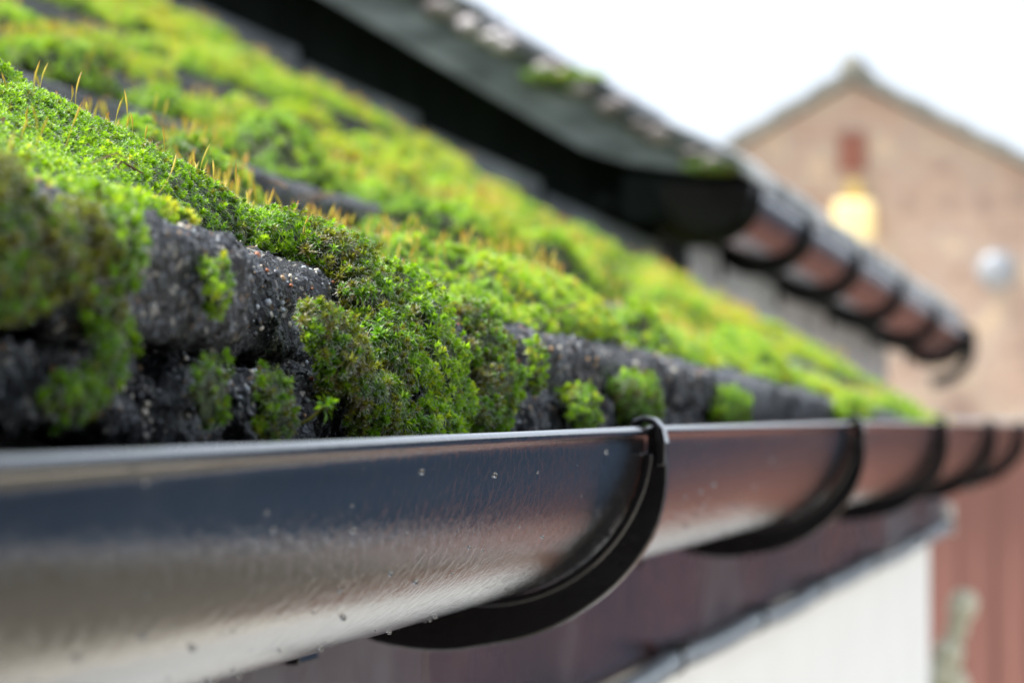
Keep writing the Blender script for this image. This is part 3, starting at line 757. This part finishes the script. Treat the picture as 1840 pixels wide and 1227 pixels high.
cushion('round deep green moss ball behind the nearest bracket clip', (1.62, .207, .007), (.040, .009, .0105), .0024, .38, seed=12, lumps=.6)
cushion('small moss tuft on the tiles midway between the two nearest brackets', (1.98, .207, .004), (.040, .008, .009), .0028, .50, seed=13, lumps=.6)
cushion('moss drape running down the eave by the second bracket', (2.80, .212, .004), (.10, .010, .011), .0034, .66, seed=14)
cushion('tiny moss tuft alone on the face of the first bare tile', (.884, .2045, .0285), (.0065, .003, .006), .0018, .52, seed=15)
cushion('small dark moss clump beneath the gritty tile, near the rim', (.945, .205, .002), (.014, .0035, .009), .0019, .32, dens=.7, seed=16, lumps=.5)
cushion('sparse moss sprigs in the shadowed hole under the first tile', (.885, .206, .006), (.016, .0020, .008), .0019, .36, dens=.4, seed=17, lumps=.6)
cushion('bright leafy moss mat lying on top of the nearest bare tile', (.885, .232, .0450), (.075, .012, .0045), .0021, .70, dens=.9, seed=18)
# one lone star-shaped shoot standing out of the shadow
lone = MB()
sv, sf, sm = rosette(77, 15, 1.0, 1.7, .1, .75)
nn = np.array([[.25, -.75, .6]]); nn /= np.linalg.norm(nn)
u_, w_ = frames(nn, 1); base = np.array([.950, .193, .0030])
Vl = base + .0046 * (sv[:, :1] * u_ + sv[:, 1:2] * w_ + sv[:, 2:] * nn)
stem = MB(); stem.tube([(.958, .209, -.006), (.956, .203, -.003), (.953, .197, .000), base - nn[0] * .001], .00035, 5)
bv = np.concatenate(stem.v); bt = []
for q_ in stem.f:
    for k in range(1, len(q_) - 1): bt.append((q_[0], q_[k], q_[k + 1]))
o = np_mesh('moss_sprig', np.concatenate([bv, Vl]), np.concatenate([np.array(bt), sf + len(bv)]), [M_LEAF, M_HAIR], tint=np.concatenate([np.full(len(bv), .1), np.full(len(Vl), .5)]),
            mi=np.concatenate([np.zeros(len(bt)), sm]), smooth=False)
tag(o, 'single star-shaped moss sprig on a thin stem against the dark gap', 'moss sprig')

# ---- spore stalks
def stalks():
    Vs, Fs, Ts = [], [], []; base = 0
    rows = []
    def patch(n, x0, x1, ya, yb, h0, h1, wd, thr=.47):
        X = RNG.uniform(x0, x1, n * 4); y = RNG.uniform(ya, yb, n * 4)
        ok = (moss_t(X, y) > .003) & (n2(X, y, .10, .06, 2, 51) > thr) & (y < .31 * X + .2)
        X, y = X[ok][:n], y[ok][:n]
        for a, b_ in zip(X, y): rows.append((a, b_, RNG.uniform(h0, h1), wd))
    patch(80, .80, 1.22, .225, .34, .006, .014, .00011, .36)
    patch(90, 1.15, 1.6, .22, .36, .006, .013, .00014, .40)
    patch(620, 1.3, 2.3, .24, .60, .007, .014, .00015, .44)
    patch(1300, 2.0, 3.4, .26, .9, .010, .015, .00028)
    patch(1500, 3.2, 5.0, .26, 1.3, .012, .018, .00045, .50)
    for X, y, h, wd in rows:
        p0 = np.array([X, y, float(moss_z(np.array(X), np.array(y))) - .001])
        ln = RNG.normal(size=2) * .20; cv = RNG.normal(size=2) * .08
        T = np.linspace(0, 1, 7); ax = np.stack([p0[0] + h * (ln[0] * T + cv[0] * np.sin(T * 3)), p0[1] + h * (ln[1] * T - .05 * T + cv[1] * np.sin(T * 3)), p0[2] + h * T], -1)
        rr = wd * (np.array([1, .9, .8, .75, 2.3, 2.6, .25]) if wd < .0002 else np.array([1, .9, .8, .75, 1.7, 2.1, .25]))
        a = np.arange(4) * math.pi / 2
        ring = np.stack([np.cos(a), np.sin(a), 0 * a], -1)
        V_ = (ax[:, None] + rr[:, None, None] * ring[None]).reshape(-1, 3)
        F_ = []
        for i in range(6):
            for j in range(4):
                q0, q1, q2, q3 = i * 4 + j, i * 4 + (j + 1) % 4, (i + 1) * 4 + (j + 1) % 4, (i + 1) * 4 + j
                F_ += [(q0, q1, q2), (q0, q2, q3)]
        Vs.append(V_); Fs.append(np.array(F_) + base); base += len(V_)
        t0 = RNG.uniform(0, .3); tt = np.clip(t0 + np.array([0, .05, .15, .25, .35, .5, .7]) * RNG.uniform(.5, 1.2), 0, 1)
        Ts.append(np.repeat(tt, 4))
    o = np_mesh('moss_spore_stalks', np.concatenate(Vs), np.concatenate(Fs), [M_SETA], tint=np.concatenate(Ts))
    tag(o, kind='stuff')
stalks()

# dark lump of old moss and soil half way along the roof
cushion('dark brown dead moss lump part way up the roof beyond the spore stalks', (2.65, .385, .097), (.17, .016, .013), .0030, -.20, dens=.35, seed=30)
cushion('pale blue-green moss dome behind the third eave tile', (1.70, .243, .038), (.07, .012, .0075), .0022, .75, seed=31)

# ================================================================== NEIGHBOUR'S TALLER HOUSE
nb = empty('taller_house', 'taller dark-gabled house adjoining the far end of the mossy roof', 'house')
GX0 = 5.16
SL = .595
def verge_z(y): return .324 + SL * (y - .527)
# gable wall, facing the camera
b = MB(); prof = [(.615, -CAM_H + .003), (4.8, -CAM_H + .003), (4.8, verge_z(2.8) - .12), (2.8, verge_z(2.8) - .06), (.64, verge_z(.64) - .06), (.615, .26)]
b.prism(prof, GX0, GX0 + .22); b.build('gable_wall', M_TAR, nb)
# side wall beneath the gutter, turning slightly inwards
def yw(X): return .636 - (X - 5.2) * .036
b = MB()
v = [(GX0 + .2205, .622, -CAM_H + .003), (6.35, yw(6.35), -CAM_H + .003), (6.35, yw(6.35), .245), (GX0 + .2205, .622, .27)]
b.add(v + [(x, y_ + .2, z) for x, y_, z in v], [(0, 1, 2, 3), (4, 7, 6, 5), (0, 4, 5, 1), (1, 5, 6, 2), (2, 6, 7, 3), (3, 7, 4, 0)])
b.build('painted_side_wall', M_PALE, nb)
b = MB()
v = [(6.352, yw(6.35) + .004, -CAM_H + .003), (8.05, yw(8.05), -CAM_H + .003), (8.05, yw(8.05), .135), (6.352, yw(6.35) + .004, .245)]
b.add(v + [(x, y_ + .2, z) for x, y_, z in v], [(0, 1, 2, 3), (4, 7, 6, 5), (0, 4, 5, 1), (1, 5, 6, 2), (2, 6, 7, 3), (3, 7, 4, 0)])
b.build('side_wall', M_GREYW, nb)
# lead flashing where the mossy roof meets the dark gable
b = MB()
for i in range(9):
    ya = .62 + i * .155; za = float(roof_line(5.1, ya))
    b.add([(GX0 - .006, ya, za - .03), (GX0 - .006, ya + .15, za + .06), (GX0 - .006, ya + .15, za + .10), (GX0 - .006, ya, za + .032),
           (GX0 - .001, ya, za - .03), (GX0 - .001, ya + .15, za + .06), (GX0 - .001, ya + .15, za + .10), (GX0 - .001, ya, za + .032)],
          [(0, 3, 2, 1), (4, 5, 6, 7), (0, 1, 5, 4), (1, 2, 6, 5), (2, 3, 7, 6), (3, 0, 4, 7)])
b.build('lead_flashing', M_LEAD, nb)
# verge board with the bell-cast foot
ys = np.linspace(.535, 2.8, 40)
def vb(y): return np.interp(y, [.53, .58, .62, .66, .70, .84, 3], [.300, .301, .305, .312, .323, .405, .405 + SL * 2.16])
bt_ = np.array([vb(q_) for q_ in ys]); tp_ = np.array([verge_z(q_) - .028 for q_ in ys]); tp_ = np.maximum(tp_, bt_ + .002)
prof = [(a, z) for a, z in zip(ys, bt_)] + [(a, z) for a, z in zip(ys[::-1], tp_[::-1])]
b = MB(); b.prism(prof, 5.062, 5.10); b.build('verge_board', M_BOARD, nb)
b = MB(); b.prism([(.56, .296), (.62, .300), (2.8, verge_z(2.8) - .11), (2.8, verge_z(2.8) - .095), (.66, .318), (.56, .300)], 5.1005, GX0 + .01); b.build('verge_soffit', M_TAR, nb)
# mortar bedding with lumps
mo = MB()
for i, yy in enumerate(np.arange(.55, 2.7, .03) + RNG.uniform(-.012, .012, 72)):
    r_ = RNG.uniform(.006, .020)
    u = np.linspace(0, math.pi, 7); v_ = np.linspace(0, 2 * math.pi, 11); U, Vv = np.meshgrid(u, v_, indexing='ij')
    Dd = np.stack([np.sin(U) * np.cos(Vv) * .018, np.sin(U) * np.sin(Vv) * .026, np.cos(U) * r_], -1)
    mo.grid(Dd * (1 + .3 * (fbm(Dd * 60 + i, 2) - .5)[..., None]) + np.array([5.06, yy, verge_z(yy) - .026 + RNG.uniform(-.004, .004)]), 0, True)
mo.build('verge_mortar', M_MORT, nb, True)
# tiles: stepped courses up the slope
rt = MB()
CG = .157
for k in range(15):
    ya = .512 + k * CG; yb = ya + CG * 1.12
    za = verge_z(ya); zb = verge_z(yb) - .016
    for (xa, xb) in [(5.045, 5.22)] + [(5.223 + j * .34, 5.223 + j * .34 + .337) for j in range(8)]:
        sh = np.interp(xa, [5.1, 8.1], [0, -.118]); sy = np.interp(xa, [5.1, 8.1], [0, -.115])
        dz = RNG.uniform(-.003, .003)
        rt.prism([(ya + sy, za + sh + dz - .016), (yb + sy, zb + sh - .016 + dz), (yb + sy, zb + sh + dz), (ya + sy + .004, za + sh + dz + .002), (ya + sy, za + sh + dz - .002)], xa, xb)
rt.build('roof', M_NTILE, nb)
# pale worn eave course over the gutter
et = MB()
for j in range(18):
    xa = 5.05 + j * .17; sh = float(np.interp(xa, [5.05, 8.1], [0, -.114])); sy = float(np.interp(xa, [5.05, 8.1], [0, -.115]))
    r0 = RNG.uniform(-.004, .004)
    et.prism([(.500 + sy + r0, .290 + sh), (.60 + sy, .335 + sh), (.60 + sy, .362 + sh), (.512 + sy + r0, .318 + sh), (.500 + sy + r0, .309 + sh)], xa, xa + .165)
et.build('eave_tiles', M_PTILE, nb, bevel=0.003)
b = MB()
v = [(5.10, .624, .252), (8.12, .505, .125), (8.12, .505, .168), (5.10, .624, .292)]
v = [(x, y_ - .012, z) for x, y_, z in v]
b.add(v + [(x, y_ + .02, z) for x, y_, z in v], [(0, 1, 2, 3), (4, 7, 6, 5), (0, 4, 5, 1), (1, 5, 6, 2), (2, 6, 7, 3), (3, 7, 4, 0)])
v = [(5.10, .633, .250), (8.12, .516, .130), (8.12, .66, .150), (5.10, .70, .262)]
b.build('eave_fascia', M_TAR, nb)
b3 = MB(); b3.box(5.075, 5.098, .505, .66, .243, .298); b3.build('box_end', M_TAR, nb)
b2 = MB(); b2.add(v + [(x, y_, z + .012) for x, y_, z in v], [(0, 3, 2, 1), (4, 5, 6, 7), (0, 1, 5, 4), (1, 2, 6, 5), (2, 3, 7, 6), (3, 0, 4, 7)])
b2.build('soffit', M_TAR, nb)
# moss on the verge of the neighbour's roof
cushion('green moss streak on the tile verge of the taller house', (5.05, .735, .447 - .030), (.012, .05, .009), .005, .55, seed=40, group='moss on the taller house', lumps=.3)
cushion('small olive moss tuft at the foot of the taller house verge', (5.05, .545, .306), (.015, .03, .008), .005, .35, seed=41, group='moss on the taller house', lumps=.3)

# its own gutter
g2 = empty('neighbour_gutter', 'black gutter with an end cap falling along the eaves of the taller house', 'gutter')
def shift(P):
    Q = P.copy(); X_ = P[..., 0]
    Q[..., 1] += np.interp(X_, [5.05, 8.1], [.326, .207]); Q[..., 2] += np.interp(X_, [5.05, 8.1], [.284, .170]) - zlip(X_)
    return Q
gutter_mesh(5.06, 8.1, 40, shift).build('trough', M_GUT, g2, True)
def cap(x, w=.012, r=.0585):
    A = np.linspace(0, math.pi, 30); yo = float(np.interp(x, [5.05, 8.1], [.326, .207])); zo = float(np.interp(x, [5.05, 8.1], [.284, .170]))
    b = MB(); b.prism([(YC + yo - r * math.cos(t), zo - r * math.sin(t)) for t in A], x - w / 2, x + w / 2); return b
mb = MB(); pts_ = np.array([(8.10, .378, .170), (8.11, .379, .150), (8.11, .380, .125), (8.11, .388, .102), (8.11, .405, .084), (8.11, .428, .073), (8.10, .452, .068)])
mb.tube(pts_, [.009, .012, .012, .012, .012, .012, .011], 12); mb.build('outlet_bend', M_BRK, g2, True)
cap(5.052).build('end_cap', M_BRK, g2)
for bx in (5.11, 5.62, 6.20, 6.82, 7.45, 8.09):
    o = bk0.copy(); COL.objects.link(o); o.parent = g2
    if 'label' in o: del o['label']
    p = W((bx, float(np.interp(bx, [5.05, 8.1], [.326, .207])), float(np.interp(bx, [5.05, 8.1], [.284, .170])))); o.location = (p[0], p[1], p[2] - CAM_H)

# ================================================================== FAR BRICK HOUSE
fh = empty('brick_house', 'buff brick gable house with a grey tiled verge, far behind', 'house')
HX = 32.0; AY, AZ = 2.39, 2.66
ylo, yro = AY + 6.0, AY - 6.0
sl, sr = .575, .515
b = MB(); b.prism([(yro, -CAM_H + .003), (ylo, -CAM_H + .003), (ylo, AZ - 6 * sl), (AY, AZ - .10), (yro, AZ - 6 * sr)], HX, HX + 8)
b.build('gable_wall', M_BRICK, fh)
b = MB()
for side, s_ in ((1, sl), (-1, sr)):
    for k in range(20):
        a0 = k * .30; a1 = a0 + .31
        ya, yb = AY + side * a0, AY + side * a1
        za = AZ - s_ * a0 + .018; zb = AZ - s_ * a1 + .045
        b.prism([(ya, za), (yb, zb), (yb, zb - .10), (ya, za - .085)][::1 if side > 0 else -1], HX - .12, HX + 8.1)
b.build('roof', M_VERGE, fh)
b = MB(); b.tube([(HX - .15, AY, AZ + .03), (HX + 8.1, AY, AZ + .03)], .10, 18); b.build('ridge_tile', M_VERGE, fh, True)
b = MB(); b.box(HX - .03, HX + .02, AY - .10, AY + .10, AZ - .78, AZ - .48)
for i in range(4): b.box(HX - .045, HX - .03, AY - .085, AY + .085, AZ - .76 + i * .07, AZ - .73 + i * .07)
vo = b.build('air_vent', M_REDV, fh); vo['label'] = 'red terracotta air vent high in the gable'
b = MB(); A = np.linspace(0, math.pi / 2, 8); cy_, cz_ = 1.296, 1.12
rings = []
for t in A:
    rings.append([(HX - .10 * math.sin(t), cy_ + .15 * math.cos(t) * math.cos(a), cz_ + .15 * math.cos(t) * math.sin(a)) for a in np.linspace(0, 2 * math.pi, 25)])
b.grid(np.array(rings), 0, True); vo = b.build('vent_cowl', M_PVC, fh, True); vo['label'] = 'round pale plastic vent cowl on the brickwork'
lamp = empty('wall_lamp', 'lit yellow wall lamp on a short arm high on the far brick gable', 'lamp')
ly, lz = 2.365, 1.50
b = MB()
u = np.linspace(0, math.pi, 13); v_ = np.linspace(0, 2 * math.pi, 25); U, Vv = np.meshgrid(u, v_, indexing='ij')
def sq(a, p=.28): return np.sign(a) * np.abs(a) ** p
Dd = np.stack([sq(np.sin(U)) * sq(np.cos(Vv)) * .12, sq(np.sin(U)) * sq(np.sin(Vv)) * .15, sq(np.cos(U)) * .15], -1)
b.grid(Dd + np.array([HX - .20, ly, lz]), 0, True); b.build('lamp_shade', M_LAMP, lamp, True)
b = MB(); b.box(HX - .22, HX - .18, ly - .06, ly + .06, lz + .151, lz + .30); b.box(HX - .18, HX - .001, ly - .03, ly + .03, lz + .25, lz + .29); b.build('arm', M_BRASS, lamp)

# ------------------------------------------------------------------ red-brown clad shed behind the white wall
sh = empty('clad_shed', 'red-brown vertically clad shed behind the end of the white house wall', 'shed')
b = MB(); x_ = 12.0; prof = []
yy = -.65; i = 0
while yy < 1.9:
    prof += [(x_, yy), (x_, yy + .045), (x_ - .007, yy + .055), (x_ - .007, yy + .085), (x_, yy + .095)]; yy += .10
n = len(prof); v = [(a, c, -CAM_H + .003) for a, c in prof] + [(a, c, -.055) for a, c in prof]
b.add(v, [(i, n + i, n + i + 1, i + 1) for i in range(n - 1)]); b.box(x_ + .02, x_ + 3, -.65, 1.9, -CAM_H + .003, -.06)
b.build('wall', M_REDC, sh)
b = MB(); b.box(x_ - .06, x_ + 3.05, -.7, 1.95, -.052, -.012); b.build('roof_edge', M_PVC, sh)
gw = empty('reflection_wall', 'low rendered wall in front of the clad shed, added unseen for the gutter to reflect', 'wall'); gw['kind'] = 'thing'  # added out of view to put a beige band in the gutter reflection
b = MB(); b.box(8.8, 9.0, -9.0, .1, -CAM_H + .003, -1.30); b.build('wall', simple('tan_render', [(0.3, (0.17, 0.155, 0.125)), (0.7, (0.27, 0.245, 0.20))], 3, .85, .3), gw)
b = MB(); b.box(8.76, 9.04, -9.02, .12, -1.297, -1.25); b.build('coping', M_GREYW, gw, bevel=.01)
# dark blue-grey garage to the right of the shed (seen in the gutter's reflection)
ga = empty('garage', 'slate blue garage across the yard beyond the right side of the shed', 'garage')
b = MB(); b.box(12.3, 16.5, -9.5, -.75, -CAM_H + .003, .15); b.build('wall', M_NAVY, ga)
b = MB(); b.prism([(-9.7, .153), (-.72, .153), (-5.5, 1.3)], 12.15, 16.7); b.build('roof', M_NTILE, ga)

# pale plant at the corner of the white wall
pl = empty('cream_plant', 'pale cream flowering plant standing at the corner of the white wall', 'plant')
b = MB(); X_ = 5.85
b.tube([(X_, .29, -CAM_H), (X_, .285, -1.2), (X_, .30, -.45), (X_ + .01, .292, -.30), (X_, .285, -.26)], [.012, .010, .009, .007, .005], 8)
b.tube([(X_, .30, -.8), (X_ - .05, .32, -.5), (X_ - .05, .315, -.37)], [.008, .008, .006], 8)
b.build('stem', M_STEM, pl, True)
for (c, r_) in (((X_, .284, -.262), .017), ((X_ + .01, .293, -.295), .013), ((X_ - .01, .305, -.33), .018), ((X_ - .02, .318, -.36), .017), ((X_, .298, -.375), .018), ((X_ - .03, .325, -.40), .015)):
    u = np.linspace(0, math.pi, 12); v_ = np.linspace(0, 2 * math.pi, 19); U, Vv = np.meshgrid(u, v_, indexing='ij')
    Dd = np.stack([np.sin(U) * np.cos(Vv), np.sin(U) * np.sin(Vv), 1.25 * np.cos(U)], -1)
    Dd = Dd * r_ * (1 + .35 * np.sin(Vv * 5 + U * 3) * np.sin(U))[..., None]
    b = MB(); b.grid(Dd + np.array(c), 0, True); b.build('bloom', M_PLANT, pl, True)

# unseen house added behind the lens to keep facing surfaces and reflections dark
op = empty('blocker_house', 'unseen dark brick house added behind the photographer to block low sky light', 'house')
b = MB(); b.box(-9.0, -5.5, -8.0, 7.0, -CAM_H + .003, 2.6); b.build('wall', M_DBRICK, op)
b = MB(); b.prism([(-9.3, 2.603), (-5.2, 2.603), (-7.25, 4.6)], -8.2, 7.2, ax='y'); b.build('roof', M_NTILE, op)
